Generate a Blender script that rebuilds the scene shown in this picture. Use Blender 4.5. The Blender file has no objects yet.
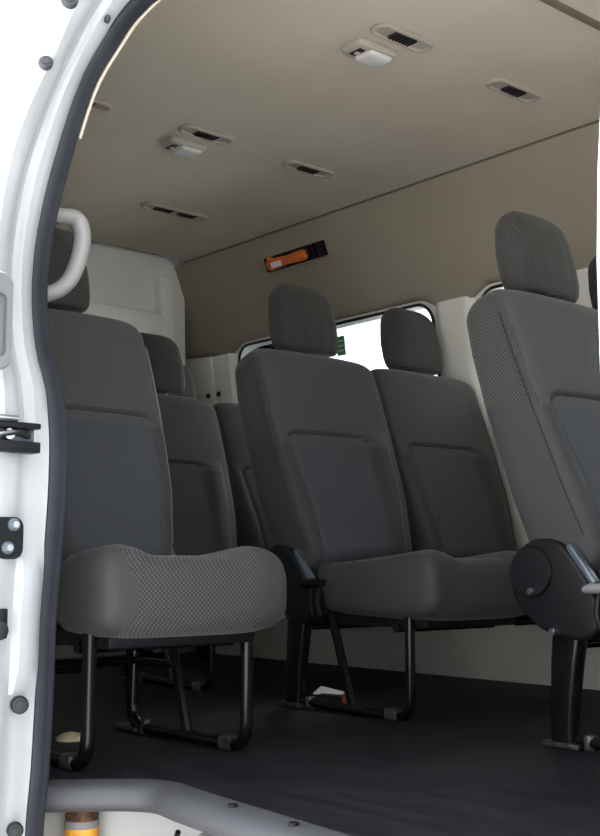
import bpy, bmesh, math, random
from mathutils import Vector, Matrix
random.seed(4)
S = bpy.context.scene
COL = S.collection
V = Vector

# ------------------------------------------------------------------ materials
def nodes(name):
    m = bpy.data.materials.new(name); m.use_nodes = True
    nt = m.node_tree; nt.nodes.clear()
    out = nt.nodes.new('ShaderNodeOutputMaterial')
    b = nt.nodes.new('ShaderNodeBsdfPrincipled')
    nt.links.new(b.outputs[0], out.inputs[0])
    return m, nt, b, out

def sock(nt, target, src):
    nt.links.new(src, target)

def plain(name, col, rough=.5, metal=0., spec=.5, var=.08, vscale=6., bump=0., bscale=80., sheen=0.):
    m, nt, b, out = nodes(name)
    tc = nt.nodes.new('ShaderNodeTexCoord')
    n = nt.nodes.new('ShaderNodeTexNoise'); n.inputs['Scale'].default_value = vscale; n.inputs['Detail'].default_value = 4
    sock(nt, n.inputs['Vector'], tc.outputs['Object'])
    r = nt.nodes.new('ShaderNodeValToRGB')
    c = V(col)
    r.color_ramp.elements[0].position = .3; r.color_ramp.elements[1].position = .7
    r.color_ramp.elements[0].color = (*[x*(1-var) for x in c], 1); r.color_ramp.elements[1].color = (*[min(1, x*(1+var)) for x in c], 1)
    sock(nt, r.inputs[0], n.outputs[0]); sock(nt, b.inputs['Base Color'], r.outputs[0])
    b.inputs['Roughness'].default_value = rough; b.inputs['Metallic'].default_value = metal
    b.inputs['Specular IOR Level'].default_value = spec
    if sheen: b.inputs['Sheen Weight'].default_value = sheen; b.inputs['Sheen Roughness'].default_value = .4
    if bump:
        n2 = nt.nodes.new('ShaderNodeTexNoise'); n2.inputs['Scale'].default_value = bscale; n2.inputs['Detail'].default_value = 3
        sock(nt, n2.inputs['Vector'], tc.outputs['Object'])
        bp = nt.nodes.new('ShaderNodeBump'); bp.inputs['Strength'].default_value = bump; bp.inputs['Distance'].default_value = .01
        sock(nt, bp.inputs['Height'], n2.outputs[0]); sock(nt, b.inputs['Normal'], bp.outputs[0])
    return m

def weave(name, dark, light, pitch, bump=.4, rough=.9, sheen=.12, thr=.5):
    """woven cloth: a lattice of small raised cells, seen from the front and from the side alike"""
    m, nt, b, out = nodes(name)
    tc = nt.nodes.new('ShaderNodeTexCoord')
    sp = nt.nodes.new('ShaderNodeSeparateXYZ'); sock(nt, sp.inputs[0], tc.outputs['Object'])
    def mth(op, a, bb=None):
        n = nt.nodes.new('ShaderNodeMath'); n.operation = op
        for i, x in enumerate((a, bb)):
            if x is None: continue
            if isinstance(x, (int, float)): n.inputs[i].default_value = x
            else: sock(nt, n.inputs[i], x)
        return n.outputs[0]
    k = 2*math.pi/pitch
    h = mth('ADD', sp.outputs[0], sp.outputs[1])
    u = mth('SINE', mth('MULTIPLY', h, k))
    w = mth('SINE', mth('MULTIPLY', sp.outputs[2], k))
    f = mth('ADD', mth('MULTIPLY', mth('MULTIPLY', u, w), .5), .5)
    r = nt.nodes.new('ShaderNodeValToRGB')
    r.color_ramp.elements[0].position = thr-.2; r.color_ramp.elements[1].position = thr+.3
    r.color_ramp.elements[0].color = (*dark, 1); r.color_ramp.elements[1].color = (*light, 1)
    sock(nt, r.inputs[0], f); sock(nt, b.inputs['Base Color'], r.outputs[0])
    b.inputs['Roughness'].default_value = rough; b.inputs['Specular IOR Level'].default_value = .25
    b.inputs['Sheen Weight'].default_value = sheen; b.inputs['Sheen Roughness'].default_value = .45
    bp = nt.nodes.new('ShaderNodeBump'); bp.inputs['Strength'].default_value = bump; bp.inputs['Distance'].default_value = .002
    sock(nt, bp.inputs['Height'], f); sock(nt, b.inputs['Normal'], bp.outputs[0])
    return m

M = {}
M['body_white'] = plain('body_white', (.44, .453, .475), .28, var=.02)
M['inner_white'] = plain('inner_white', (.88, .87, .83), .4, var=.03)
M['riser_white'] = plain('riser_white', (.46, .46, .455), .45, var=.05)
M['cream'] = plain('cream_plastic', (.78, .755, .69), .5, var=.03)
M['lower_panel'] = plain('lower_panel', (.78, .75, .69), .55, var=.05)
M['headliner'] = plain('headliner', (.56, .49, .405), .95, spec=.1, var=.05, vscale=3, bump=.15, bscale=300)
M['wall_trim'] = plain('wall_trim', (.33, .285, .225), .9, spec=.1, var=.05, vscale=3, bump=.15, bscale=300)
M['seam'] = plain('headliner_seam', (.16, .135, .10), .9, spec=.1)
M['mesh_cloth'] = weave('seat_mesh_cloth', (.034, .033, .033), (.098, .096, .092), .0100, .6, thr=.6)
M['upper_cloth'] = weave('seat_upper_cloth', (.060, .0615, .0605), (.080, .082, .081), .0080, .3)
M['fine_cloth'] = weave('seat_fine_cloth', (.053, .057, .066), (.066, .071, .082), .0055, .3)
M['bolster'] = plain('seat_bolster', (.045, .0437, .046), .7, spec=.3, var=.05, bump=.12, bscale=220, sheen=.1)
M['head_cloth'] = weave('headrest_cloth', (.030, .029, .028), (.072, .069, .065), .0095, .5, thr=.5)
M['piping'] = plain('seat_piping', (.16, .155, .15), .6, sheen=.4)  # pale tone stands in for window light catching the near seat's edge
M['dark_piping'] = plain('seat_dark_piping', (.03, .03, .031), .7)
M['black_plastic'] = plain('black_plastic', (.008, .008, .010), .45, spec=.22, var=.05)
M['black_metal'] = plain('black_metal', (.005, .005, .006), .25, spec=.35, var=.2, vscale=30)
M['scuffed'] = plain('scuffed_metal', (.055, .055, .055), .35, metal=.4, var=.9, vscale=60)
M['steel'] = plain('steel', (.62, .63, .66), .28, metal=1., var=.1)
M['rod_grey'] = plain('grey_rod', (.42, .42, .44), .35, metal=.5)
M['plate'] = plain('blue_grey_plate', (.13, .155, .19), .3, metal=.5)
M['rubber'] = plain('seal_rubber', (.022, .024, .032), .55, spec=.3, var=.12, vscale=14)
M['black_rubber'] = plain('black_rubber', (.015, .015, .017), .6)
M['grey_plug'] = plain('grey_plug', (.045, .045, .055), .6)
M['handle_grey'] = plain('handle_grey', (.16, .16, .175), .5)
M['grab'] = plain('grab_handle_grey', (.26, .252, .25), .5, var=.02)
M['sill'] = plain('sill_grey', (.068, .070, .078), .5, var=.06, bump=.1, bscale=250)
M['vent_frame'] = plain('vent_frame', (.37, .325, .27), .6, var=.03)
M['vent_dark'] = plain('vent_dark', (.018, .017, .016), .7)
M['lens'] = plain('lamp_lens', (.66, .65, .62), .25, var=.02)
M['lamp_frame'] = plain('lamp_frame', (.40, .355, .30), .5, var=.03)
M['orange'] = plain('orange_plastic', (.75, .16, .02), .4, var=.12, vscale=40)
M['label_white'] = plain('label_white', (.82, .80, .78), .5)
M['red'] = plain('red_plastic', (.42, .02, .02), .4)
M['green'] = plain('green_print', (.06, .30, .10), .5)
M['rust'] = plain('rusty_collar', (.10, .045, .02), .8, var=.7, vscale=60)
M['canister'] = plain('canister_orange', (.80, .36, .035), .6, var=.25, vscale=70)
M['ring_grey'] = plain('ring_grey', (.22, .21, .20), .6)
M['cream_cap'] = plain('cream_cap', (.80, .68, .45), .5, var=.2, vscale=60)
M['asphalt'] = plain('asphalt', (.52, .52, .52), .9, var=.15, vscale=30)
M['dark_trim'] = plain('dark_gap', (.012, .012, .012), .8)

# floor covering: dark vinyl with faint lighter streaks running lengthways
def floor_mat():
    m, nt, b, out = nodes('floor_vinyl')
    tc = nt.nodes.new('ShaderNodeTexCoord')
    mp = nt.nodes.new('ShaderNodeMapping'); mp.inputs['Scale'].default_value = (3, 22, 3)
    sock(nt, mp.inputs['Vector'], tc.outputs['Object'])
    n = nt.nodes.new('ShaderNodeTexNoise'); n.inputs['Scale'].default_value = 1.4; n.inputs['Detail'].default_value = 5
    sock(nt, n.inputs['Vector'], mp.outputs[0])
    r = nt.nodes.new('ShaderNodeValToRGB')
    r.color_ramp.elements[0].position = .35; r.color_ramp.elements[1].position = .75
    r.color_ramp.elements[0].color = (.0065, .0073, .0105, 1); r.color_ramp.elements[1].color = (.016, .0175, .022, 1)
    sock(nt, r.inputs[0], n.outputs[0]); sock(nt, b.inputs['Base Color'], r.outputs[0])
    n2 = nt.nodes.new('ShaderNodeTexVoronoi'); n2.inputs['Scale'].default_value = 9
    sock(nt, n2.inputs['Vector'], tc.outputs['Object'])
    r2 = nt.nodes.new('ShaderNodeMapRange'); r2.inputs['To Min'].default_value = .5; r2.inputs['To Max'].default_value = .7
    sock(nt, r2.inputs[0], n.outputs[0]); sock(nt, b.inputs['Roughness'], r2.outputs[0])
    b.inputs['Specular IOR Level'].default_value = .22
    return m
M['floor'] = floor_mat()

def glass_mat():
    m, nt, b, out = nodes('window_glass')
    nt.nodes.remove(b)
    t = nt.nodes.new('ShaderNodeBsdfTransparent'); t.inputs[0].default_value = (.93, .96, .95, 1)
    g = nt.nodes.new('ShaderNodeBsdfGlossy'); g.inputs['Roughness'].default_value = .02
    fr = nt.nodes.new('ShaderNodeFresnel'); fr.inputs[0].default_value = 1.35
    mx = nt.nodes.new('ShaderNodeMixShader')
    sock(nt, mx.inputs[0], fr.outputs[0]); sock(nt, mx.inputs[1], t.outputs[0]); sock(nt, mx.inputs[2], g.outputs[0])
    sock(nt, out.inputs[0], mx.outputs[0])
    return m
M['glass'] = glass_mat()

# ------------------------------------------------------------------ mesh helpers
class MB:
    def __init__(s):
        s.v = []; s.f = []; s.m = []
    def add(s, vs, fs, mi=0):
        o = len(s.v); s.v += [tuple(v) for v in vs]
        for f in fs: s.f.append([i+o for i in f]); s.m.append(mi)
        return s
    def bm(s, b, mi=0, mat=None):
        b.verts.index_update()
        vs = [(mat @ v.co) if mat else v.co.copy() for v in b.verts]
        fs = [[v.index for v in f.verts] for f in b.faces]
        s.add(vs, fs, mi); b.free(); return s
    def box(s, c, size, bevel=0., rot=None, mi=0, seg=2):
        b = bmesh.new(); bmesh.ops.create_cube(b, size=1)
        for v in b.verts: v.co = V((v.co.x*size[0], v.co.y*size[1], v.co.z*size[2]))
        if bevel: bmesh.ops.bevel(b, geom=list(b.edges), offset=bevel, segments=seg, affect='EDGES', profile=.5)
        mt = Matrix.Translation(V(c))
        if rot is not None: mt = mt @ rot.to_4x4()
        return s.bm(b, mi, mt)
    def tube(s, path, r, n=10, mi=0, flat=None):
        """round bar along a polyline; flat=(axis, factor) squashes it"""
        P = [V(p) for p in path]; rings = []
        t0 = (P[1]-P[0]).normalized()
        up = V((0, 0, 1)) if abs(t0.z) < .9 else V((0, 1, 0))
        a = t0.cross(up).normalized()
        vs = []
        for i, p in enumerate(P):
            if i == 0: t = t0
            elif i == len(P)-1: t = (P[-1]-P[-2]).normalized()
            else: t = ((P[i]-P[i-1]).normalized()+(P[i+1]-P[i]).normalized()).normalized()
            a = (a - t*a.dot(t)).normalized(); b = t.cross(a)
            rr = r[i] if isinstance(r, (list, tuple)) else r
            for k in range(n):
                th = 2*math.pi*k/n
                q = a*math.cos(th)*rr + b*math.sin(th)*rr
                if flat: q = V([q[j]*(flat[1] if j == flat[0] else 1) for j in range(3)])
                vs.append(p+q)
        fs = []
        for i in range(len(P)-1):
            for k in range(n):
                fs.append([i*n+k, i*n+(k+1) % n, (i+1)*n+(k+1) % n, (i+1)*n+k])
        fs.append(list(range(n))[::-1]); fs.append([(len(P)-1)*n+k for k in range(n)])
        return s.add(vs, fs, mi)
    def cyl(s, p0, p1, r, n=20, mi=0, bev=0.):
        p0, p1 = V(p0), V(p1); d = (p1-p0); L = d.length; d.normalize()
        if bev: return s.tube([p0, p0+d*bev*.01, p0+d*bev, p1-d*bev, p1-d*bev*.01, p1], [r-bev*.98, r-bev*.6, r, r, r-bev*.6, r-bev*.98], n, mi)
        return s.tube([p0, p1], r, n, mi)
    def loft(s, loops, mi=0, caps=True, closed=True):
        n = len(loops[0]); vs = [p for l in loops for p in l]; fs = []
        for i in range(len(loops)-1):
            for k in range(n if closed else n-1):
                fs.append([i*n+k, i*n+(k+1) % n, (i+1)*n+(k+1) % n, (i+1)*n+k])
        if caps:
            fs.append(list(range(n))[::-1]); fs.append([(len(loops)-1)*n+k for k in range(n)])
        return s.add(vs, fs, mi)
    def flip(s, m):
        if m < 0:
            s.v = [(x, -y, z) for x, y, z in s.v]; s.f = [f[::-1] for f in s.f]
        return s

def obj(name, mb, mats, parent=None, smooth=True, angle=40):
    me = bpy.data.meshes.new(name)
    me.from_pydata(mb.v, [], mb.f)
    if isinstance(mats, str): mats = [mats]
    for k in mats: me.materials.append(M[k])
    for p, mi in zip(me.polygons, mb.m): p.material_index = mi
    b = bmesh.new(); b.from_mesh(me)
    bmesh.ops.recalc_face_normals(b, faces=b.faces)
    if smooth:
        for f in b.faces: f.smooth = True
        for e in b.edges:
            if len(e.link_faces) == 2 and e.calc_face_angle(0) > math.radians(angle): e.smooth = False
    b.to_mesh(me); b.free(); me.update()
    o = bpy.data.objects.new(name, me); COL.objects.link(o)
    if parent: o.parent = parent
    return o

def tag(o, label=None, cat=None, group=None, kind=None):
    if label: o['label'] = label
    if cat: o['category'] = cat
    if group: o['group'] = group
    if kind: o['kind'] = kind
    return o
def thing(name, label, cat, loc, group=None, rot=0):
    o = bpy.data.objects.new(name, None); o.empty_display_size = .1; COL.objects.link(o)
    o.location = loc; o.rotation_euler = (0, 0, rot)
    return tag(o, label, cat, group)
def struct(name, mb, mats, smooth=True, parent=None, angle=40):
    o = obj(name, mb, mats, parent, smooth, angle)
    if not parent: o['kind'] = 'structure'
    return o
def copy_tree(o, parent=None):
    kids = [c for c in bpy.data.objects if c.parent == o]
    c = o.copy(); COL.objects.link(c)
    if parent: c.parent = parent
    for k in kids: copy_tree(k, c)
    return c

def lerp(P, x):
    if x <= P[0][0]: return P[0][1]
    for (a, b), (c, d) in zip(P, P[1:]):
        if x <= c: return b+(d-b)*(x-a)/(c-a)
    return P[-1][1]
def smooth(x):
    x = max(0., min(1., x)); return x*x*(3-2*x)
def catmull(P, n=6):
    P = [V(p) for p in P]; out = []
    for i in range(len(P)-1):
        p0 = P[max(i-1, 0)]; p1 = P[i]; p2 = P[i+1]; p3 = P[min(i+2, len(P)-1)]
        for k in range(n):
            t = k/n
            out.append(.5*((2*p1)+(p2-p0)*t+(2*p0-5*p1+4*p2-p3)*t*t+(3*p1-p0-3*p2+p3)*t**3))
    out.append(P[-1]); return out
def round_path(P, r, n=5):
    """polyline with its inner corners rounded by radius r"""
    P = [V(p) for p in P]; out = [P[0]]
    for i in range(1, len(P)-1):
        a = (P[i-1]-P[i]); b = (P[i+1]-P[i]); rr = min(r, a.length*.49, b.length*.49)
        s = P[i]+a.normalized()*rr; e = P[i]+b.normalized()*rr
        for k in range(n+1):
            t = k/n; out.append(s*(1-t)**2+P[i]*2*t*(1-t)+e*t*t)
    out.append(P[-1]); return out
def rrect(x0, x1, z0, z1, r, n=6):
    pts = []
    for cx, cz, a0 in ((x1-r, z0+r, -90), (x1-r, z1-r, 0), (x0+r, z1-r, 90), (x0+r, z0+r, 180)):
        for k in range(n+1):
            a = math.radians(a0+90*k/n); pts.append((cx+r*math.cos(a), cz+r*math.sin(a)))
    return pts

# ------------------------------------------------------------------ camera, view, light
cam = bpy.data.cameras.new('camera'); co = bpy.data.objects.new('camera', cam); COL.objects.link(co)
yaw, pit = math.radians(40.533), math.radians(7.273)
F = V((-math.cos(yaw)*math.cos(pit), math.sin(yaw)*math.cos(pit), math.sin(pit)))
R = V((math.sin(yaw), math.cos(yaw), 0)); U = R.cross(F)
mt = Matrix((R, U, -F)).transposed().to_4x4(); mt.translation = V((0, 0, .394))
co.matrix_world = mt
cam.sensor_fit = 'VERTICAL'; cam.sensor_height = 36; cam.sensor_width = 24
cam.lens = 1162.1/836*36; cam.clip_start = .05; cam.clip_end = 200
S.camera = co
S.view_settings.view_transform = 'Standard'; S.view_settings.look = 'None'
S.view_settings.exposure = 0.2; S.view_settings.gamma = 1; S.view_settings.use_curve_mapping = False
w = bpy.data.worlds.new('overcast_sky'); S.world = w; w.use_nodes = True
bg = w.node_tree.nodes['Background']; bg.inputs[0].default_value = (.94, .97, 1.0, 1); bg.inputs[1].default_value = 3.0
sun = bpy.data.lights.new('sun', 'SUN'); sun.energy = 20; sun.angle = math.radians(2); sun.color = (1, .985, .96)
so = bpy.data.objects.new('sun', sun); COL.objects.link(so)
so.rotation_euler = V((.62, -.10, -1.0)).to_track_quat('-Z', 'Y').to_euler()      # high behind the van: lights the ground by the door

# ------------------------------------------------------------------ van shell
FAR = [(-1, 3.24), (0, 3.23), (.75, 3.19), (1.37, 3.11), (1.755, 2.95)]
MID2 = 4.22                                            # near wall is the far wall mirrored about the van's middle
def yfar(z): return lerp(FAR, z)
def ynear(z): return MID2-lerp(FAR, z)

def sheet(outer, holes, ymap, mats, name, thick, side, zcuts=(0, .75, 1.37)):
    """wall skin with holes, drawn in x-z and bent to the body's section, with real thickness"""
    b = bmesh.new(); es = []
    for loop in [outer]+holes:
        vs = [b.verts.new((x, 0, z)) for x, z in loop]
        for i in range(len(vs)): es.append(b.edges.new((vs[i], vs[(i+1) % len(vs)])))
    bmesh.ops.triangle_fill(b, use_beauty=True, use_dissolve=False, edges=es)
    for zc in zcuts:
        bmesh.ops.bisect_plane(b, geom=b.verts[:]+b.edges[:]+b.faces[:], plane_co=(0, 0, zc), plane_no=(0, 0, 1))
    b.normal_update()
    for f in b.faces:
        if (f.normal.y > 0) != (side < 0): f.normal_flip()   # face the cabin
    for v in b.verts: v.co.y = ymap(v.co.z)
    # offset copy outward + rim
    front = list(b.faces); bound = [e for e in b.edges if len(e.link_faces) == 1]
    vm = {v: b.verts.new((v.co.x, v.co.y+thick*side, v.co.z)) for v in list(b.verts)}
    for f in front: b.faces.new([vm[v] for v in reversed(f.verts)]).material_index = 1
    for e in bound:
        a, c = e.verts; q = b.faces.new((a, c, vm[c], vm[a])); q.material_index = 1
    bmesh.ops.recalc_face_normals(b, faces=b.faces)
    me = bpy.data.meshes.new(name); b.to_mesh(me); b.free()
    for k in mats: me.materials.append(M[k])
    o = bpy.data.objects.new(name, me); COL.objects.link(o); o['kind'] = 'structure'
    return o

# ground outside
struct('ground', MB().box((-1, 1, -.72), (60, 60, .1)), 'asphalt', smooth=False)

# sill contour where the floor covering ends (door step well)
EDGE = catmull([(-2.0, 1.035, 0), (-1.955, 1.075, 0), (-1.91, 1.14, 0), (-1.855, 1.205, 0), (-1.80, 1.232, 0), (-1.72, 1.222, 0), (-1.60, 1.211, 0), (-1.32, 1.187, 0), (-1.0, 1.165, 0), (-.62, 1.14, 0)], 5)
fl = [(-4.52, 3.28), (-4.52, 1.0), (-2.02, 1.0)]+[(p.x, p.y) for p in EDGE]+[(-.58, 1.0), (1.2, 1.0), (1.2, 3.28)]
mb = MB(); n = len(fl)
mb.add([(x, y, 0) for x, y in fl]+[(x, y, -.026) for x, y in fl], [list(range(n)), list(range(n, 2*n))[::-1]]+[[i, (i+1) % n, n+(i+1) % n, n+i] for i in range(n)])
struct('floor', mb, 'floor', smooth=False)

# far wall: painted body with window openings, dark headliner cloth above them, plastic below
WIN = [(-4.06, -2.885), (-2.66, -2.33), (-1.98, -.9), (-.7, 1.0)]
holes = [rrect(a, b_, .76 if b_ != -2.33 else 1.0, 1.365, .075) for a, b_ in WIN]
wl = sheet([(-4.52, -.05), (1.2, -.05), (1.2, 1.755), (-4.52, 1.755)], [h[::-1] for h in holes], yfar, ['cream', 'body_white'], 'wall_left', .07, 1)
for i, h in enumerate(holes):
    mb = MB(); path = [(x, yfar(z)-.004, z) for x, z in h]; path.append(path[0]); path.append(path[1])
    mb.tube(path, .006, 8)
    wf = struct('window_%d' % (i+1), mb, 'black_rubber')
    g = MB(); nn = len(h)
    g.add([(x, yfar(z)+.058, z) for x, z in h]+[(x, yfar(z)+.062, z) for x, z in h], [list(range(nn)), list(range(nn, 2*nn))[::-1]]+[[k, (k+1) % nn, nn+(k+1) % nn, nn+k] for k in range(nn)])
    obj('pane', g, 'glass', wf, smooth=False)
# upper trim: one long padded panel from the ceiling to the window tops, its lower rim bent round the window corners
def lower_z(x):
    for a, b_ in WIN:
        if a-.06 < x < b_+.06:
            d = min(x-(a-.06), (b_+.06)-x)
            return 1.335+.045*smooth(d/.12)
    return 1.335+.14*max(0, -4.13-x)
mb = MB(); loops = []; xs = [-4.33+.02*i for i in range(int((1.2+4.33)/.02)+1)]
for x in xs:
    z0 = lower_z(x); l = []
    for z in [z0, z0+.004, z0+.016, z0+.05]+[z0+.05+(1.748-z0-.05)*k/8 for k in range(1, 9)]:
        off = .026 if z > z0+.015 else (.020 if z > z0+.003 else .008)
        off *= smooth((z-z0+.012)/.03)*.4+.6
        l.append((x-(.30*(1.748-z)*smooth((-4.2-x)/.13)), yfar(z)-off, z))
    l += [(x, yfar(1.748)+.004, 1.748), (x, yfar(z0)+.004, z0)]
    loops.append(l)
mb.loft(loops)
struct('trim_1', mb, 'wall_trim', angle=60)
# lower wall panel (plastic), behind the seats
mb = MB(); prof = [(.0, -.03), (.40, -.035), (.44, -.02), (.72, -.02), (.755, -.004)]
mb.loft([[(x, yfar(z)+o, z) for z, o in prof]+[(x, yfar(.755)+.004, .755), (x, yfar(0)+.004, 0)] for x in (-4.32, -3, -1.5, 1.2)])
struct('baseboard_left', mb, 'lower_panel', angle=25)
# pillar covers between the windows
def pillar(x0, x1, name, mat='cream'):
    mb = MB(); loops = []
    for z in [.75+.6*k/10 for k in range(11)]:
        y = yfar(z); l = []
        for k in range(13):
            t = k/12; x = x0+(x1-x0)*t
            d = .030*min(1, (min(t, 1-t)/.18))**.5
            l.append((x, y-d, z))
        l += [(x1, y+.004, z), (x0, y+.004, z)]
        loops.append(l)
    mb.loft(loops); struct(name, mb, mat, angle=35)
pillar(-2.865, -2.68, 'trim_2'); pillar(-2.31, -2.0, 'trim_3'); pillar(-.88, -.72, 'trim_4')
# bare rear pillar: pressed white metal with vertical ribs
mb = MB(); loops = []
ribs = [(-4.44, .0), (-4.42, .012), (-4.31, .012), (-4.30, .028), (-4.24, .028), (-4.235, .012), (-4.225, .012), (-4.22, .03), (-4.10, .03), (-4.085, .012), (-4.07, .004)]
for z in (.75, .9, 1.1, 1.2, 1.34):
    loops.append([(x, yfar(z)-d, z) for x, d in ribs]+[(-4.07, yfar(z)+.004, z), (-4.44, yfar(z)+.004, z)])
mb.loft(loops); struct('trim_5', mb, 'inner_white', angle=25)

# ceiling
mb = MB(); sec = [(1.24, 1.735), (1.27, 1.757), (1.33, 1.772), (2.0, 1.775), (2.88, 1.772), (2.93, 1.766), (2.965, 1.752), (3.02, 1.752), (2.99, 1.83), (1.23, 1.83), (1.19, 1.74)]
xs = [-4.245]+[-4.2+.6*k for k in range(10)]
mb.loft([[(x, y, z) for y, z in sec] for x in xs])
struct('ceiling', mb, 'headliner', angle=50)
mb = MB().tube([(x, 2.941, 1.757) for x in (-4.24, -3.5, -2.5, -1.5, 0, 1.1)], .006, 8); struct('trim_6', mb, 'seam')
mb = MB().box((-1.655, 2.1, 1.772), (.022, 1.56, .012), .004); struct('trim_7', mb, 'seam')
mb = MB().box((-1.6, 2.1, 1.865), (5.9, 1.96, .05), .02); mb.box((-1.6, 1.135, 1.70), (5.9, .03, .36), .01); mb.box((-1.6, 3.09, 1.79), (5.9, .03, .19), .01); struct('roof', mb, 'body_white')

# rear door and rear wall
struct('wall_rear', MB().box((-4.50, 2.11, .815), (.04, 2.3, 2.06)), 'body_white', smooth=False)
def door_shape(x, ins, top=1.80):
    pts = rrect(1.22+ins, 3.03-ins, .02+ins, top-ins, .16, 8)
    return [(x, y-.17*max(0, (z-1.0))*(1 if y > 2.1 else -1)*.35, z) for y, z in pts]
mb = MB(); mb.loft([door_shape(-4.40, 0), door_shape(-4.315, 0), door_shape(-4.305, .012)])
door = struct('door_1', mb, 'inner_white')
fr = MB()
fr.box((-4.292, 2.885, 1.2), (.075, .075, .98), .018, Matrix.Rotation(math.radians(4), 3, 'X'))
fr.box((-4.290, 2.10, 1.455), (.07, 1.62, .125), .022)
fr.box((-4.296, 2.10, .35), (.04, 1.5, .5), .018)
obj('pressed_rib', fr, 'inner_white', door)
mb = MB().tube([(-4.44, yfar(z)-.045, z) for z in (0, .6, 1.0, 1.36)], .014, 8); struct('trim_8', mb, 'black_rubber')

# near wall: one skin with the sliding-door opening and the windows cut out
REAR = [(-1.866, .989, -.30), (-1.866, .989, -.063), (-1.858, .993, .048), (-1.863, 1.0, .181), (-1.871, 1.006, .301), (-1.869, 1.012, .406), (-1.867, 1.017, .512), (-1.875, 1.022, .603), (-1.889, 1.025, .659), (-1.915, 1.03, .720), (-1.972, 1.037, .802), (-2.022, 1.051, .91), (-2.038, 1.064, 1.016), (-2.029, 1.078, 1.119), (-2.009, 1.086, 1.19), (-1.983, 1.098, 1.28), (-1.952, 1.112, 1.36), (-1.920, 1.139, 1.43), (-1.877, 1.151, 1.472), (-1.82, 1.159, 1.495)]
RING = catmull(REAR, 4)+[V(p) for p in round_path([(-1.80, 1.165, 1.50), (-1.6, 1.172, 1.525), (-1.0, 1.172, 1.525), (-.66, 1.16, 1.50), (-.648, 1.10, 1.28), (-.648, 1.05, .9), (-.648, 1.02, .5), (-.648, .99, 0), (-.648, .985, -.33), (-1.2, .985, -.34), (-1.85, .985, -.33)], .09, 6)]
ring2 = [(p.x, p.z) for p in RING]
nw = [rrect(-4.25, -2.2, .50, 1.63, .075), rrect(-.42, 1.08, .45, 1.50, .10)]  # out-of-view windows, added and enlarged to let more daylight in
sheet([(-4.52, -.5), (1.2, -.5), (1.2, 1.755), (-4.52, 1.755)], [ring2[::-1]]+[h[::-1] for h in nw], ynear, ['cream', 'body_white'], 'wall_right', .05, -1)
for i, h in enumerate(nw):
    path = [(x, ynear(z)-.0, z) for x, z in h]; path += path[:2]
    wf = struct('window_%d' % (i+5), MB().tube(path, .012, 8), 'black_rubber')
    g = MB(); nn = len(h)
    g.add([(x, ynear(z)-.03, z) for x, z in h]+[(x, ynear(z)-.034, z) for x, z in h], [list(range(nn)), list(range(nn, 2*nn))[::-1]]+[[k, (k+1) % nn, nn+(k+1) % nn, nn+k] for k in range(nn)])
    obj('pane', g, 'glass', wf, smooth=False)
# front of the cabin: bulkhead with windscreen
hs = rrect(1.14, 3.08, .50, 1.66, .12)  # unseen windscreen, opening enlarged to brighten the cabin
mbf = bmesh.new()
b = bmesh.new(); es = []
for loop in ([(.98, -.4), (3.24, -.4), (3.24, 1.8), (.98, 1.8)], hs):
    vs = [b.verts.new((1.2, y, z)) for y, z in loop]
    for i in range(len(vs)): es.append(b.edges.new((vs[i], vs[(i+1) % len(vs)])))
bmesh.ops.triangle_fill(b, use_beauty=True, edges=es)
ex = bmesh.ops.extrude_face_region(b, geom=b.faces[:])
for v in ex['geom']:
    if isinstance(v, bmesh.types.BMVert): v.co.x += .05
mbf.free(); struct('wall_front', MB().bm(b), 'cream', smooth=False)
path = [(1.2, y, z) for y, z in hs]; path += path[:2]
wf = struct('window_7', MB().tube(path, .015, 8), 'black_rubber')
g = MB(); nn = len(hs)
g.add([(1.225, y, z) for y, z in hs]+[(1.229, y, z) for y, z in hs], [list(range(nn)), list(range(nn, 2*nn))[::-1]]+[[k, (k+1) % nn, nn+(k+1) % nn, nn+k] for k in range(nn)])
obj('pane', g, 'glass', wf, smooth=False)

# white door pillar outside the rubber seal, stepped towards the outer skin
OUT = [(-1.80, .86, -.30), (-1.80, .86, -.06), (-1.80, .862, .05), (-1.80, .866, .18), (-1.805, .87, .3), (-1.81, .876, .41), (-1.82, .884, .51), (-1.835, .893, .60), (-1.845, .897, .66), (-1.86, .900, .72), (-1.90, .907, .80), (-1.94, .920, .91), (-1.972, .936, 1.016), (-1.975, .950, 1.12), (-1.955, .957, 1.19), (-1.905, .968, 1.27), (-1.862, .985, 1.34), (-1.842, 1.012, 1.43), (-1.81, 1.028, 1.48), (-1.78, 1.045, 1.51)]
A = catmull(REAR, 3); B = catmull(OUT, 3)
prof = [(0., -.022), (.06, -.008), (.10, .0), (.16, .008), (.30, .010), (.40, .008), (.46, -.004), (.52, -.010), (.60, -.008), (.66, .004), (.72, .010), (.85, .010), (.95, .008), (1., 0)]
mb = MB(); loops = []
for a, b_ in zip(A, B):
    l = []
    for u, d in prof:
        p = a.lerp(b_, u)
        lump = .02*smooth((p.z-.17)/.06)*smooth((.44-p.z)/.06)*smooth((.62-u)/.12)*smooth((u-.10)/.14)   # pressed pad low on the pillar
        if u > .2: d *= 1-.8*smooth((.68-p.z)/.10)
        l.append(p+V((d+lump, 0, 0)))
    l.append(V((-4.45, b_.y-.01, b_.z))); loops.append(l)
mb.loft(loops, caps=False, closed=False)
struct('trim_9', mb, 'body_white', angle=30)
# front edge of the door opening
mb = MB(); loops = []
for z in [-.5+.1*k for k in range(22)]:
    y = ynear(z) if z > -.4 else .98
    xx = -.6835+(.014*smooth((.80-z)/.5))
    loops.append([(xx, y+.005, z), (xx-.004, y-.03, z), (xx+.01, y-.06, z), (xx+.1, y-.12, z), (1.2, y-.13, z), (1.2, y-.10, z), (xx+.11, y-.05, z), (xx+.03, y+.005, z)])
mb.loft(loops); struct('trim_10', mb, 'body_white', angle=30)

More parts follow.
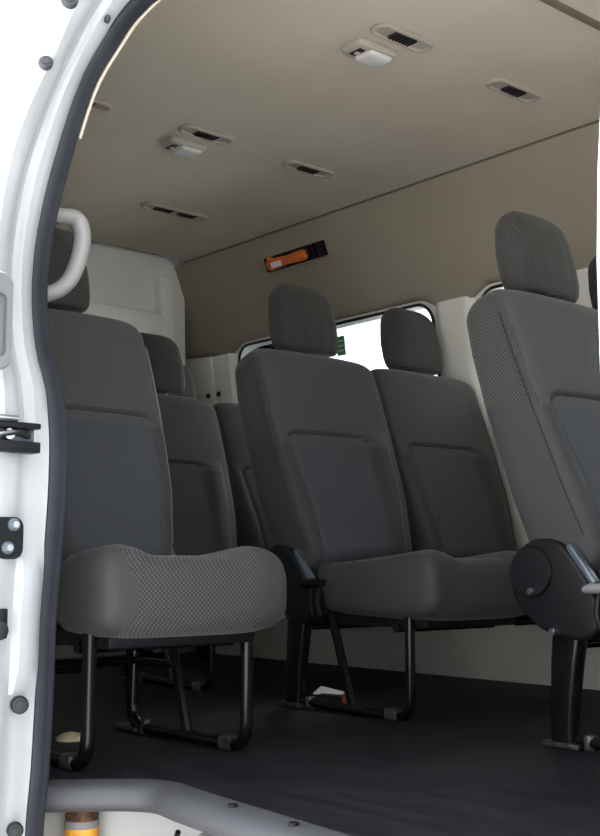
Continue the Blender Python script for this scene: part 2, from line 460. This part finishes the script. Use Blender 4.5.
# rubber door seal all round the opening: fat bulb with two ridges
mb = MB(); P = RING+[RING[0]]; loops = []
N = len(P)
for i in range(N):
    t = (P[(i+1) % (N-1)]-P[(i-1) % (N-1)]).normalized()
    inn = V((0, 1, 0)); inn = (inn-t*inn.dot(t)).normalized(); sd = t.cross(inn)
    if i and sd.dot(prev) < 0: sd = -sd
    prev = sd; l = []
    for k in range(24):
        th = 2*math.pi*k/24
        rr = .0175*(1+.16*math.cos(3*th+.6)+.05*math.cos(6*th))
        l.append(P[i]+sd*math.cos(th)*rr+inn*math.sin(th)*rr*1.1)
    loops.append(l)
mb.loft(loops, caps=False)
seal = tag(obj('door_seal', mb, 'rubber', angle=80), 'dark grey rubber seal running round the sliding door opening', 'door seal')
# light inner trim lip beside the seal at the head of the opening
tr = [p+V((.004, .026, -.006)) for p in catmull(REAR, 3)[44:]]+[V((-1.6, 1.195, 1.516)), V((-1.0, 1.195, 1.516))]
mb = MB().tube(tr, .0035, 8); struct('trim_11', mb, 'headliner')

# grey step edging along the floor, riser and step
path = [p+V((0, -.012, -.018)) for p in EDGE]
mb = MB(); loops = []
sec = [(.024, .0235), (.010, .0235), (-.012, .021), (-.026, .012), (-.032, -.002), (-.031, -.016), (-.022, -.026), (.0, -.028), (.024, -.028)]
for i, p in enumerate(path):
    t = (path[min(i+1, len(path)-1)]-path[max(i-1, 0)]).normalized(); nrm = V((-t.y, t.x, 0))
    e = smooth(min(i, 4)/4.)*.35+.65
    loops.append([p+nrm*s*e+V((0, 0, z*e)) for s, z in sec])
mb.loft(loops)
edging = thing('step_edging', 'dark grey plastic edging along the floor above the door step', 'step edging', (0, 0, 0))
obj('edging_strip', mb, 'sill', edging, angle=50)
for x, y in ((-1.565, 1.200), (-1.395, 1.187), (-1.16, 1.17)):
    obj('screw', MB().cyl((x, y-.006, .003), (x, y-.006, .0085), .008, 12), 'black_plastic', edging)
rp = [V((-2.0, .99, 0)), V((-2.005, 1.07, 0))]+[p+V((0, .11, 0)) for p in EDGE]
mb = MB(); nn = len(rp); th = V((0, .01, 0))
mb.loft([[p+V((0, 0, -.046)), p+th+V((0, 0, -.046)), p+th+V((0, 0, -.36)), p+V((0, 0, -.36))] for p in rp])
struct('trim_12', mb, 'riser_white')
struct('step_floor', MB().box((-1.3, 1.12, -.37), (1.5, .36, .03), .005), 'riser_white')
mb = MB().box((-1.40, 1.26, -.20), (.66, .08, .28), .03); struct('trim_13', mb, 'riser_white')

# ------------------------------------------------------------------ fittings on the door pillar
def xj(z): return -1.836 if z < .62 else -1.84
# grey plastic handle cover at the edge of the frame
t = thing('pull_handle', 'dark grey plastic pull handle high on the white door pillar', 'handle', (-1.83, .852, .81))
l1 = rrect(-.09, .050, -.083, .088, .022); l2 = rrect(-.075, .037, -.062, .050, .012)
mb = MB(); mb.loft([[(-.03, y, z) for y, z in l1], [(.010, y, z) for y, z in l1], [(.016, y*.97-.0006, z*.97) for y, z in l1], [(.016, y, z) for y, z in l2], [(.004, y, z) for y, z in l2]])
obj('surround', mb, 'handle_grey', t)
obj('grip', MB().box((.018, -.01, .0), (.02, .028, .19), .009), 'grab', t)
# striker: two black bars with a steel catch between
t = thing('door_striker', 'black slotted striker with a steel catch on the white door pillar', 'striker', (-1.83, .891, .614))
obj('rail', MB().box((.006, .018, .020), (.03, .098, .010), .002), 'black_plastic', t)
obj('rail', MB().box((.006, .018, -.017), (.03, .098, .019), .002), 'black_plastic', t)
obj('cover', MB().box((.012, -.012, .030), (.03, .07, .012), .004), 'steel', t)
obj('backing', MB().box((-.012, .022, .003), (.02, .088, .026), .002), 'plate', t)
obj('catch', MB().tube(round_path([(0, .055, .004), (.010, .03, .010), (.014, .0, .003), (.01, -.03, -.002)], .02), .006, 8), 'steel', t)
obj('ring', MB().cyl((-.004, .012, .004), (.014, .012, .004), .011, 18, bev=.003), 'steel', t)
# hinge bracket with two bolts
t = thing('bolt_bracket', 'black bracket with two steel bolts on the white door pillar', 'bracket', (-1.826, .900, .443))
l1 = rrect(-.06, .034, -.037, .034, .016); mb = MB(); mb.loft([[(-.02, y, z) for y, z in l1], [(.008, y, z) for y, z in l1], [(.013, y*.94, z*.94) for y, z in l1]])
obj('plate', mb, 'black_plastic', t)
for y, z in ((.014, .021), (.004, -.018)):
    bo = obj('bolt', MB().cyl((.008, y, z), (.017, y, z), .0115, 20, bev=.003), 'plate', t)
    obj('bolt_head', MB().cyl((.016, y, z), (.022, y, z), .006, 6), 'steel', bo)
# rubber stop
t = thing('rubber_stop', 'black rubber stop on a plate low on the white door pillar', 'stop', (-1.822, .888, .293))
obj('plate', MB().box((-.004, .012, .006), (.03, .016, .05), .003), 'black_plastic', t)
obj('bumper', MB().tube([(0, -.004, -.004), (.012, -.004, -.004), (.018, -.004, -.004), (.03, -.004, -.004), (.034, -.004, -.004)], [.012, .012, .016, .016, .009], 16), 'black_rubber', t)
# plugs
def plug(loc, r, label, mat, n=(1, -.35, 0)):
    nv = V(n).normalized(); mb = MB(); o = V((0, 0, 0))
    mb.tube([-nv*.008, nv*.002, nv*.006, nv*.007], [r, r, r*.8, r*.3], 20)
    t = thing('rubber_plug', label, 'plug', loc, 'rubber plugs in the door pillar')
    obj('rim', mb, mat, t); obj('cap', MB().tube([nv*.004, nv*.010, nv*.011], [r*.55, r*.5, r*.2], 16), mat, t)
plug((-1.816, .936, .164), .0150, 'black round plug in the white pillar below the rubber stop', 'black_rubber')
plug((-1.822, .938, -.040), .0135, 'black round plug at the very foot of the white door pillar', 'black_rubber')
plug((-1.864, .975, 1.320), .0135, 'grey round plug high on the white pillar level with the ceiling vents', 'grey_plug')
plug((-1.818, .996, 1.432), .016, 'topmost grey plug in the white pillar at the top of the photo', 'grey_plug')
plug((-1.868, 1.106, 1.448), .0065, 'tiny dark plug in the white pillar just outside the curving seal', 'grey_plug')

# pale grab handle inside the opening
t = thing('grab_handle', 'pale grey looped grab handle beside the door seal', 'handle', (-2.08, 1.085, 1.01))
gp = round_path([(.0, -.01, .094), (.0, .040, .098), (.0, .086, .103), (.0, .100, .070), (.0, .094, .02), (.0, .072, -.035), (.0, .040, -.064), (.0, -.01, -.078)], .035, 6)
mb = MB(); mb.tube(gp, .0165, 14, flat=(0, 1.3)); obj('loop', mb, 'grab', t)
mb = MB().box((-.01, -.008, .008), (.05, .016, .22), .006); obj('base', mb, 'grab', t)

# ------------------------------------------------------------------ ceiling fittings
def vent(x, y, L, label, grilles=(0.,)):
    t = thing('ceiling_vent', label, 'air vent', (x, y, 1.774), 'air vents in the ceiling')
    W = .066
    l0 = rrect(-W/2, W/2, -L/2, L/2, .028, 5); mb = MB()
    sc = lambda k: [(a*k[0], b_*k[1]) for a, b_ in l0]
    rings = [((1, 1), 0), ((1, 1), -.006), ((.9, .96), -.010), ((.72, .90), -.010), ((.62, .86), -.005)]
    mb.loft([[(a, b_, z) for a, b_ in sc(k)] for k, z in rings])
    obj('frame', mb, 'vent_frame', t)
    for gy in grilles:
        g = obj('grille', MB().box((0, gy, -.006), (.034, .082, .008), .003), 'vent_dark', t)
        sl = MB()
        for k in range(7): sl.box((0, gy-.033+.011*k, -.0105), (.032, .0025, .004), 0, Matrix.Rotation(math.radians(20), 3, 'X'))
        obj('louvres', sl, 'black_plastic', g)
vent(-3.668, 2.49, .30, 'long double air vent in the ceiling nearest the rear door', (-.05, .06))
vent(-2.925, 2.105, .20, 'air vent just behind the rear dome lamp, aisle side of the ceiling')
vent(-2.957, 2.567, .21, 'air vent above the orange hammer, rear of the window side')
vent(-2.03, 2.09, .205, 'air vent just behind the front dome lamp')
vent(-2.057, 2.578, .21, 'air vent nearest the window above the front headrest')
vent(-2.945, 1.66, .20, 'air vent half hidden behind the door seal')
def dome(x, y, label):
    t = thing('dome_lamp', label, 'lamp', (x, y, 1.774), 'dome lamps on the ceiling'); t.scale = (.86, .86, .78)
    mb = MB(); l0 = rrect(-.055, .055, -.085, .085, .03, 5)
    mb.loft([[(a*k, b_*k, z) for a, b_ in l0] for k, z in ((1, 0), (1.0, -.008), (.95, -.016), (.86, -.022))]); obj('frame', mb, 'lamp_frame', t)
    mb = MB(); l1 = rrect(-.040, .040, -.030, .066, .012, 5)
    mb.loft([[(a*k, .018+(b_-.018)*k, z) for a, b_ in l1] for k, z in ((1, -.020), (1.0, -.026), (.9, -.034), (.7, -.037))]); obj('lens', mb, 'lens', t)
    mb = MB().box((0, -.052, -.023), (.05, .024, .008), .003); s = obj('switch_recess', mb, 'vent_dark', t)
    obj('switch', MB().box((0, -.052, -.028), (.014, .018, .010), .003), 'lamp_frame', s)
dome(-3.055, 2.105, 'white dome lamp on the ceiling in front of the rear vent')
dome(-2.145, 2.08, 'white dome lamp on the ceiling, nearer one to the viewer')

# ------------------------------------------------------------------ wall fittings
# emergency hammer in its holder on the cloth wall trim; its long axis follows the wall
def wall_frame(x, z):
    sl = V((0, yfar(z+.05)-yfar(z-.05), .1)).normalized()
    n = V((1, 0, 0)).cross(sl).normalized()
    if n.y > 0: n = -n
    return Matrix((V((1, 0, 0)), n, sl)).transposed()
hz = 1.640; hx = -3.490
t = thing('hammer_holder', 'black holder on the wall cradling the orange emergency hammer', 'holder', (hx, yfar(hz)-.027, hz))
m4 = wall_frame(hx, hz).to_4x4(); t.matrix_world = Matrix.Translation((hx, yfar(hz)-.027, hz)) @ m4
obj('back_plate', MB().box((0, .004, 0), (.35, .010, .062), .004), 'black_plastic', t)
cl = MB()
for k in range(3): cl.box((.105+.026*k, .022, 0), (.012, .030, .058), .003)
obj('clip', cl, 'black_plastic', t)
obj('end_stop', MB().box((-.165, .018, 0), (.016, .026, .06), .003), 'black_plastic', t)
t = thing('emergency_hammer', 'orange emergency hammer with a white label, high on the far wall', 'hammer', (hx, 0, 0))
t.matrix_world = Matrix.Translation((hx, yfar(hz)-.027, hz)) @ m4
mb = MB(); prof = [(-.15, .020), (-.146, .024), (-.06, .021), (-.03, .018), (.02, .021), (.06, .023), (.082, .020), (.088, .012)]
mb.tube([(x, .031, -.002) for x, r in prof], [r for x, r in prof], 14, flat=(1, .75)); obj('handle', mb, 'orange', t)
obj('head', MB().cyl((-.133, .031, -.026), (-.133, .031, .028), .014, 14, bev=.003), 'orange', t)
obj('label_strip', MB().box((-.085, .0485, -.006), (.062, .004, .022), .001), 'label_white', t)

# green printed sticker on the window glass
t = thing('window_sticker', 'small green and white sticker on the far window', 'sticker', (-3.452, yfar(1.29)+.054, 1.29))
t.matrix_world = Matrix.Translation((-3.452, yfar(1.29)+.053, 1.29)) @ wall_frame(-3.452, 1.29).to_4x4()
obj('backing', MB().box((0, 0, 0), (.050, .003, .08)), 'label_white', t, smooth=False)
gb = MB()
for k in range(4): gb.box((0, .002, -.030+.020*k), (.046, .002, .016))
obj('print', gb, 'green', t, smooth=False)
# bolts on the bare rear pillar
for x, lab in ((-4.275, 'left dark bolt on the bare white rear pillar'), (-4.195, 'right dark bolt on the bare white rear pillar, nearer the window')):
    z = 1.168; y = yfar(z)-.029
    t = thing('pillar_bolt', lab, 'bolt', (x, y, z), 'bolts on the rear pillar')
    obj('washer', MB().cyl((0, .006, 0), (0, -.004, 0), .013, 16), 'ring_grey', t)
    obj('bolt_head', MB().cyl((0, -.003, 0), (0, -.012, 0), .009, 6), 'black_metal', t)

# ------------------------------------------------------------------ passenger seats
SEAM = .752
def spine(t):                                     # centre of the backrest at height fraction t
    z = .37+t*.672
    x = lerp([(.37, .056), (.446, .028), (.62, -.028), (.776, -.081), (.90, -.121), (1.05, -.165)], z)
    return V((x, 0, z))
def backrest_mb(m):
    mb = MB(); NK = 112; loops = []
    ts = [1-(1-i/58)**1.25 for i in range(59)]; tse = (SEAM-.37)/.672
    ts = [t for t in ts if abs(t-tse) > .028]+[tse+.0034*k for k in range(-7, 8)]; ts.sort(); NT = len(ts)-1
    for i, t in enumerate(ts):
        c = spine(t); d = (spine(min(1, t+.03))-spine(max(0, t-.03))).normalized(); nrm = V((d.z, 0, -d.x))
        w_ = lerp([(0, .204), (.12, .216), (.30, .238), (.6, .251), (.8, .253), (.92, .249), (1, .241)], t)
        h_ = lerp([(0, .102), (.12, .104), (.38, .102), (.62, .095), (.8, .088), (1, .078)], t)
        cap = max(0, (t-.90)/.10); k1 = (1-cap**2.6)**.5 if cap < 1 else .02
        cb = max(0, (.06-t)/.06); k2 = (1-.5*cb**2)
        ww = w_-(1-k1)*.055; hh = h_*k1*k2
        l = []
        for k in range(NK):
            th = 2*math.pi*k/NK; cs, sn = math.cos(th), math.sin(th); e = 2/4.6
            y = ww*math.copysign(abs(cs)**e, cs); dd = hh*math.copysign(abs(sn)**e, sn)
            if sn > 0:
                z = c.z
                low = smooth((SEAM+.03-z)/.06)*smooth((t-.02)/.1)
                a = abs(y+.050*m)
                inner = .118+.03*smooth((z-.45)/.3)
                dd += (.013*smooth((a-inner)/.05)*smooth((w_-a)/.03) - .003*smooth((inner-a)/.03))*low*k1
                zs = SEAM-.05*smooth((a-.13)/.06)
                g = math.exp(-((z-zs)/.0042)**2)*smooth((.165-a)/.02)
                dd -= .016*g
                g2 = math.exp(-((a-inner-.004)/.005)**2)*smooth((SEAM-z)/.01)
                dd -= .005*g2
                dd += .006*math.cos(min(1, a/.21)*math.pi/2)*(1-low)*k1
            l.append(c+V((0, y-.025*m, 0))+nrm*dd)
        loops.append(l)
    mb.loft(loops)
    n = NK
    for fi, f in enumerate(mb.f):
        if len(f) > 4: mb.m[fi] = 0; continue
        p = sum((V(mb.v[i]) for i in f), V())/4
        i, k = divmod(f[0], n); sn = math.sin(2*math.pi*(k+.5)/n)
        inner = .122+.03*smooth((p.z-.45)/.3)
        if p.z > SEAM and sn > -.55: mb.m[fi] = 3 if (sn > .12 and abs(p.y+.025*m) < .236) else 1
        elif sn > 0 and abs(p.y+.075*m) < inner: mb.m[fi] = 2
        else: mb.m[fi] = 0
    return mb
def cushion_mb(m):
    mb = MB(); NT, NK = 56, 96; loops = []
    for i in range(NT+1):
        t = i/NT; x = .02+t*.545
        fr = max(0, (t-.84)/.16); bk = max(0, (.10-t)/.10)
        w_ = lerp([(0, .195), (.3, .215), (.7, .228), (1, .230)], t)
        top = lerp([(0, .395), (.25, .392), (.6, .408), (.85, .424), (1, .424)], t)
        bot = lerp([(0, .275), (.4, .258), (.8, .252), (1, .256)], t)
        kf = (1-fr**3.2)**.5 if fr < 1 else .02; kb = 1-.5*bk*bk
        # the front rolls over at the top more than below
        tz = top-.060*(1-kf); bz = bot+.045*(1-kf)
        cz = (tz+bz)/2; hz_ = (tz-bz)/2*kb; ww = w_-.028*(1-kf)
        l = []
        for k in range(NK):
            th = 2*math.pi*k/NK; cs, sn = math.cos(th), math.sin(th); e = 2/5.2
            y = ww*math.copysign(abs(cs)**e, cs); dz = hz_*math.copysign(abs(sn)**e, sn)
            a = abs(y)
            if sn > 0:
                dz += (.016*smooth((a-.10)/.06)*smooth((w_-a+.005)/.03) - .008*smooth((.13-a)/.05))*kf
                dz -= .005*math.exp(-((a-.150)/.005)**2)*kf
            if m < 0 and y < 0: y *= lerp([(0, .55), (.2, .62), (.30, .82), (.36, .95), (.42, 1)], x)   # door-side flank drawn in behind the step
            l.append(V((x, y, cz+dz)))
        loops.append(l)
    mb.loft(loops, caps=False)
    for o, rev in ((0, True), (NT*NK, False)):      # both ends closed by strips from the top edge to the bottom edge
        for k in range(NK//2):
            q = [o+k, o+k+1, o+(NK-k-1) % NK, o+(NK-k) % NK]
            q = [v for i_, v in enumerate(q) if v not in q[:i_]]
            mb.f.append(q[::-1] if rev else q); mb.m.append(0)
    for fi, f in enumerate(mb.f):
        p = sum((V(mb.v[i]) for i in f), V())/len(f)
        if fi >= NT*NK: mb.m[fi] = 1 if (p.x > .3 and abs(p.y/.20+.07) < .72) else 0; continue
        cs = math.cos(2*math.pi*(f[0] % 96+.5)/96); sn = math.sin(2*math.pi*(f[0] % 96+.5)/96)
        ry = math.copysign(abs(cs)**(2/5.2), cs)
        mb.m[fi] = 1 if (abs(ry+.07) < .72 and (sn > 0 or p.x > .5)) else 0
    return mb
def headrest_mb():
    mb = MB(); NT, NK = 30, 56; loops = []
    for i in range(NT+1):
        t = i/NT; z = 1.064+t*.228
        x = -.175-.045*t
        w_ = lerp([(0, .114), (.15, .119), (.4, .119), (.75, .109), (1, .098)], t)
        h_ = lerp([(0, .048), (.2, .058), (.5, .060), (.8, .052), (1, .042)], t)
        ct = max(0, (t-.70)/.30); cb = max(0, (.08-t)/.08)
        k = ((1-ct**2.5)**.5 if ct < 1 else .02)*(1-.13*cb**2)
        ww = w_-(1-k)*.055; hh = h_*k
        l = []
        for q in range(NK):
            th = 2*math.pi*q/NK; cs, sn = math.cos(th), math.sin(th); e = 2/3.4
            y = ww*math.copysign(abs(cs)**e, cs); dd = hh*math.copysign(abs(sn)**e, sn)
            if sn > 0: dd -= .003*math.exp(-((abs(y)-.062)/.004)**2)*k
            l.append(V((x+dd, y, z)))
        loops.append(l)
    return mb.loft(loops)

def make_seat(m, label, legs=(1, -1), tube_rear=False, hy=0.):
    """m=1: the fold joint sits on the side nearer the door; m=-1: mirrored"""
    root = thing('passenger_seat', label, 'seat', (0, 0, 0), 'grey passenger seats')
    cu = obj('cushion', cushion_mb(m), ['bolster', 'mesh_cloth'], root, angle=70)
    ba = obj('backrest', backrest_mb(m), ['bolster', 'mesh_cloth', 'fine_cloth', 'upper_cloth'], root, angle=70)
    for s in (1, -1):                              # piping down both front edges; near seat's pale colour paints in rim light
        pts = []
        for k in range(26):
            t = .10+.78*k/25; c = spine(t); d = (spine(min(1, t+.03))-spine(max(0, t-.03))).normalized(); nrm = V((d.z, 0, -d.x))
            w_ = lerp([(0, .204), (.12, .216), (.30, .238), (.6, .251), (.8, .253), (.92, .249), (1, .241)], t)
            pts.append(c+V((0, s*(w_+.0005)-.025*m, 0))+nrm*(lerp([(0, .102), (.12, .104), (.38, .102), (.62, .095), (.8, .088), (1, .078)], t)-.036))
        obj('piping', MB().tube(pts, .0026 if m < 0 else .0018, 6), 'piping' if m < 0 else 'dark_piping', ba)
    he = obj('headrest', headrest_mb(), 'head_cloth', root, angle=70); he.location.y = hy
    for s in (1, -1): obj('headrest_post', MB().cyl((-.178, s*.05, .99), (-.180, s*.05, 1.06), .006, 10), 'steel', he)
    obj('seat_pan', MB().box((.28, 0, .250), (.44, .36, .03), .008), 'black_plastic', root)
    for s in legs:
        y = s*.193
        if tube_rear:
            obj('leg_loop', MB().tube(round_path([(.01, y, .27), (.0, y, .013), (.225, y, .013), (.452, y, .013), (.452, y, .27)], .055), .0145, 10), 'black_metal', root)
            obj('cross_bar', MB().cyl((.008, y, .168), (.19, y, .168), .009, 10), 'black_metal', root)
        else:
            obj('leg_loop', MB().tube(round_path([(.035, y, .02), (.225, y, .013), (.452, y, .013), (.452, y, .27)], .055), .0135, 10), 'black_metal', root)
            mb = MB(); loops = []
            for z, x, wx, wy in ((.0, .0, .030, .018), (.04, .0, .030, .018), (.10, .004, .032, .019), (.18, .012, .036, .020), (.235, .020, .038, .021), (.265, .024, .036, .021)):
                loops.append([(x+a, y+b_, z) for a, b_ in rrect(-wx, wx, -wy, wy, .012, 3)])
            mb.loft(loops); obj('rear_leg', mb, 'black_metal', root, angle=50)
        obj('brace', MB().tube([(.15, y, .265), (.175, y, .20), (.235, y, .02)], .0125, 8), 'black_metal', root)
        obj('foot_plate', MB().box((.0, y, .008), (.10, .05, .012), .004), 'scuffed', root)
        obj('floor_bolt', MB().cyl((.065, y, .0), (.065, y, .034), .015, 10, bev=.004), 'scuffed', root)
        obj('floor_clamp', MB().box((.39, y, .016), (.045, .034, .030), .007), 'scuffed', root)
    obj('cross_tube', MB().cyl((.02, -.193, .225), (.02, .193, .225), .012, 10), 'black_metal', root)
    obj('cross_tube', MB().cyl((.40, -.193, .235), (.40, .193, .235), .012, 10), 'black_metal', root)
    if tube_rear: obj('release_bar', MB().tube(round_path([(.05, -.18, .17), (.06, 0, .155), (.06, .08, .17), (.05, .18, .17)], .04), .007, 8), 'black_metal', root)
    # fold joint and its cover
    y = -.240
    out = [(-.082, .405), (-.090, .375), (-.086, .335), (-.070, .305), (-.04, .280), (-.01, .258), (.05, .242), (.105, .238), (.138, .26), (.142, .31), (.118, .36), (.068, .425), (.03, .450), (-.022, .453), (-.06, .435)]
    sm = [(p.x, p.z) for p in catmull([(x, 0, z) for x, z in out+out[:1]], 3)][:-1]
    mb = MB(); cx, cz = .02, .35
    mb.loft([[(cx+(x-cx)*k, yy, cz+(z-cz)*k) for x, z in sm] for k, yy in ((1, y+.05), (1, y-.012), (.97, y-.018), (.90, y-.020))]).flip(m)
    jc = obj('joint_cover', mb, 'black_plastic', root, angle=50)
    mb = MB(); mb.tube([(-.028, yy, .382) for yy in (y-.012, y-.024, y-.029, y-.030)], [.057, .057, .053, .035], 36).flip(m); obj('joint_disc', mb, 'black_plastic', jc)
    obj('bolt', MB().cyl((-.024, y-.026, .340), (-.024, y-.036, .340), .0075, 12, bev=.002).flip(m), 'steel', jc)
    obj('leg_bolt', MB().cyl((.028, y-.006, .254), (.028, y-.030, .254), .008, 12, bev=.002).flip(m), 'steel', jc)
    mb = MB().box((.098, y-.006, .398), (.016, .022, .105), .004, Matrix.Rotation(math.radians(-38), 3, 'Y')).flip(m); obj('hinge_plate', mb, 'plate', root)
    mb = MB().tube([(.118, y-.03, .345), (.135, y-.035, .348), (.21, y-.035, .350)], [.008, .011, .010], 12).flip(m); lv = obj('lever', mb, 'black_plastic', root)
    mb = MB()
    for k in range(2): mb.tube(round_path([(.145+.030*k, y-.018, .338), (.143+.030*k, y-.026, .29), (.150+.030*k, y-.018, .262)], .03), .007, 8)
    obj('lever_link', mb.flip(m), 'black_plastic', lv)
    return root

seats = {}
NEARL = 'grey single seat beside the door seal, pale grab handle in front of its headrest'
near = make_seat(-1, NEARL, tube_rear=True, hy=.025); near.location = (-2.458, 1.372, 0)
pr = make_seat(1, 'grey passenger seat in the middle of the photo, on the aisle below the orange hammer', (-1,))
pr.location = (-2.565, 2.370, 0); seats['aisle'] = pr
for x, y, lab in ((-2.590, 2.890, 'grey passenger seat by the far window, beside the central aisle seat'),
                  (-1.606, 2.330, 'large grey seat at the right of the photo with a round fold joint'),
                  (-1.69, 2.840, 'grey seat cut by the right edge, mostly behind the large front seat'),
                  (-3.470, 2.405, 'rear row grey passenger seat seen between the near single seat and the central seat'),
                  (-3.490, 2.915, 'rear row grey passenger seat tucked behind the central seat, only a strip of backrest showing')):
    c = copy_tree(pr); c.location = (x, y, 0); c['label'] = lab; seats[lab] = c
    if y > 2.7:
        for k in [k for k in bpy.data.objects if k.parent == c]:
            if k.name.split('.')[0] in ('leg_loop', 'rear_leg', 'brace', 'foot_plate', 'floor_bolt', 'floor_clamp', 'release_bar'): bpy.data.objects.remove(k)
        bk = MB(); bk.box((.10, .235, .262), (.06, .10, .03), .006); bk.box((.10, .275, .262), (.12, .02, .05), .006); obj('wall_bracket', bk, 'black_metal', c)
# the last one has its headrest taken off, and a little white care tag
last = c
for k in [k for k in bpy.data.objects if k.parent == last and k.name.startswith('headrest')]:
    for q in [q for q in bpy.data.objects if q.parent == k]: bpy.data.objects.remove(q)
    bpy.data.objects.remove(k)
# backs of the near seat and of the rear row sit a little lower on their frames
for r_, dz in ((near, -.012), (last, -.016), ([q for l, q in seats.items() if l.startswith('rear row') and q is not last][0], -.016)):
    for k in [k for k in bpy.data.objects if k.parent == r_ and k.name.startswith(('backrest', 'headrest'))]: k.location.z += dz
# grey metal lever on the big front seat
front = [s for l, s in seats.items() if 'round fold joint' in l][0]
for k in [k for k in bpy.data.objects if k.parent == front and k.name.startswith('lever')]:
    k.data = k.data.copy(); k.data.materials[0] = M['rod_grey']; k['label'] = 'grey metal lever'
# folded spare seat at the rear door
fs = thing('folding_seat', 'folded rear seat, only its dark headrest showing by the rear door', 'seat', (-4.02, 2.77, 0))
mb = MB().box((-.06, 0, .68), (.11, .40, .62), .045, seg=4); obj('backrest', mb, 'bolster', fs)
mb = MB().box((.06, 0, .40), (.10, .40, .44), .04, seg=4); obj('cushion', mb, 'bolster', fs)
hb = headrest_mb(); hb.v = [(x+.12, y, z-.02) for x, y, z in hb.v]; obj('headrest', hb, 'head_cloth', fs, angle=70)
for s in (1, -1): obj('leg', MB().box((0, s*.15, .2), (.05, .04, .4), .01), 'black_metal', fs)

# ------------------------------------------------------------------ loose items
# belt buckle lying behind the aisle seat's leg
t = thing('belt_buckle', 'belt buckle with white label and red button on the floor by the central seat', 'buckle', (-2.475, 2.234, 0), rot=.03)
obj('housing', MB().box((0, 0, .022), (.13, .05, .036), .010), 'black_plastic', t)
obj('label_strip', MB().box((-.008, -.004, .041), (.092, .038, .005), .002, Matrix.Rotation(.5, 3, 'X') @ Matrix.Rotation(.12, 3, 'Y')), 'label_white', t)
obj('button', MB().box((.062, 0, .024), (.014, .040, .026), .004), 'red', t)
# small pale blob of unknown kind on the floor under the near seat
t = thing('floor_cap', 'small cream plastic cap on the floor under the near single seat', 'cap', (-2.415, 1.375, 0))
obj('dome', MB().tube([(0, 0, 0), (0, 0, .006), (0, 0, .014), (0, 0, .018)], [.034, .033, .022, .006], 20), 'cream_cap', t)
# orange cylinder under the step edging
t = thing('orange_cylinder', 'orange cylinder with a rusty collar standing under the step edging', 'cylinder', (-1.945, 1.135, -.355)); t.scale = (1, 1, 1.02)
obj('body', MB().cyl((0, 0, 0), (0, 0, .272), .031, 28, bev=.004), 'canister', t)
obj('ring', MB().cyl((0, 0, .268), (0, 0, .282), .032, 28, bev=.003), 'ring_grey', t)
obj('collar', MB().tube([(0, 0, .280), (0, 0, .290), (0, 0, .296), (0, 0, .306), (0, 0, .310), (0, 0, .318)], [.029, .031, .028, .031, .028, .02], 24), 'rust', t)
# bent black hook in the step well
tag(obj('step_hook', MB().tube(round_path([(-1.742, 1.2, -.355), (-1.742, 1.2, -.12), (-1.735, 1.2, -.075), (-1.722, 1.195, -.062)], .02), .005, 8), 'black_metal'), 'thin black hook sticking up in the step well', 'hook')
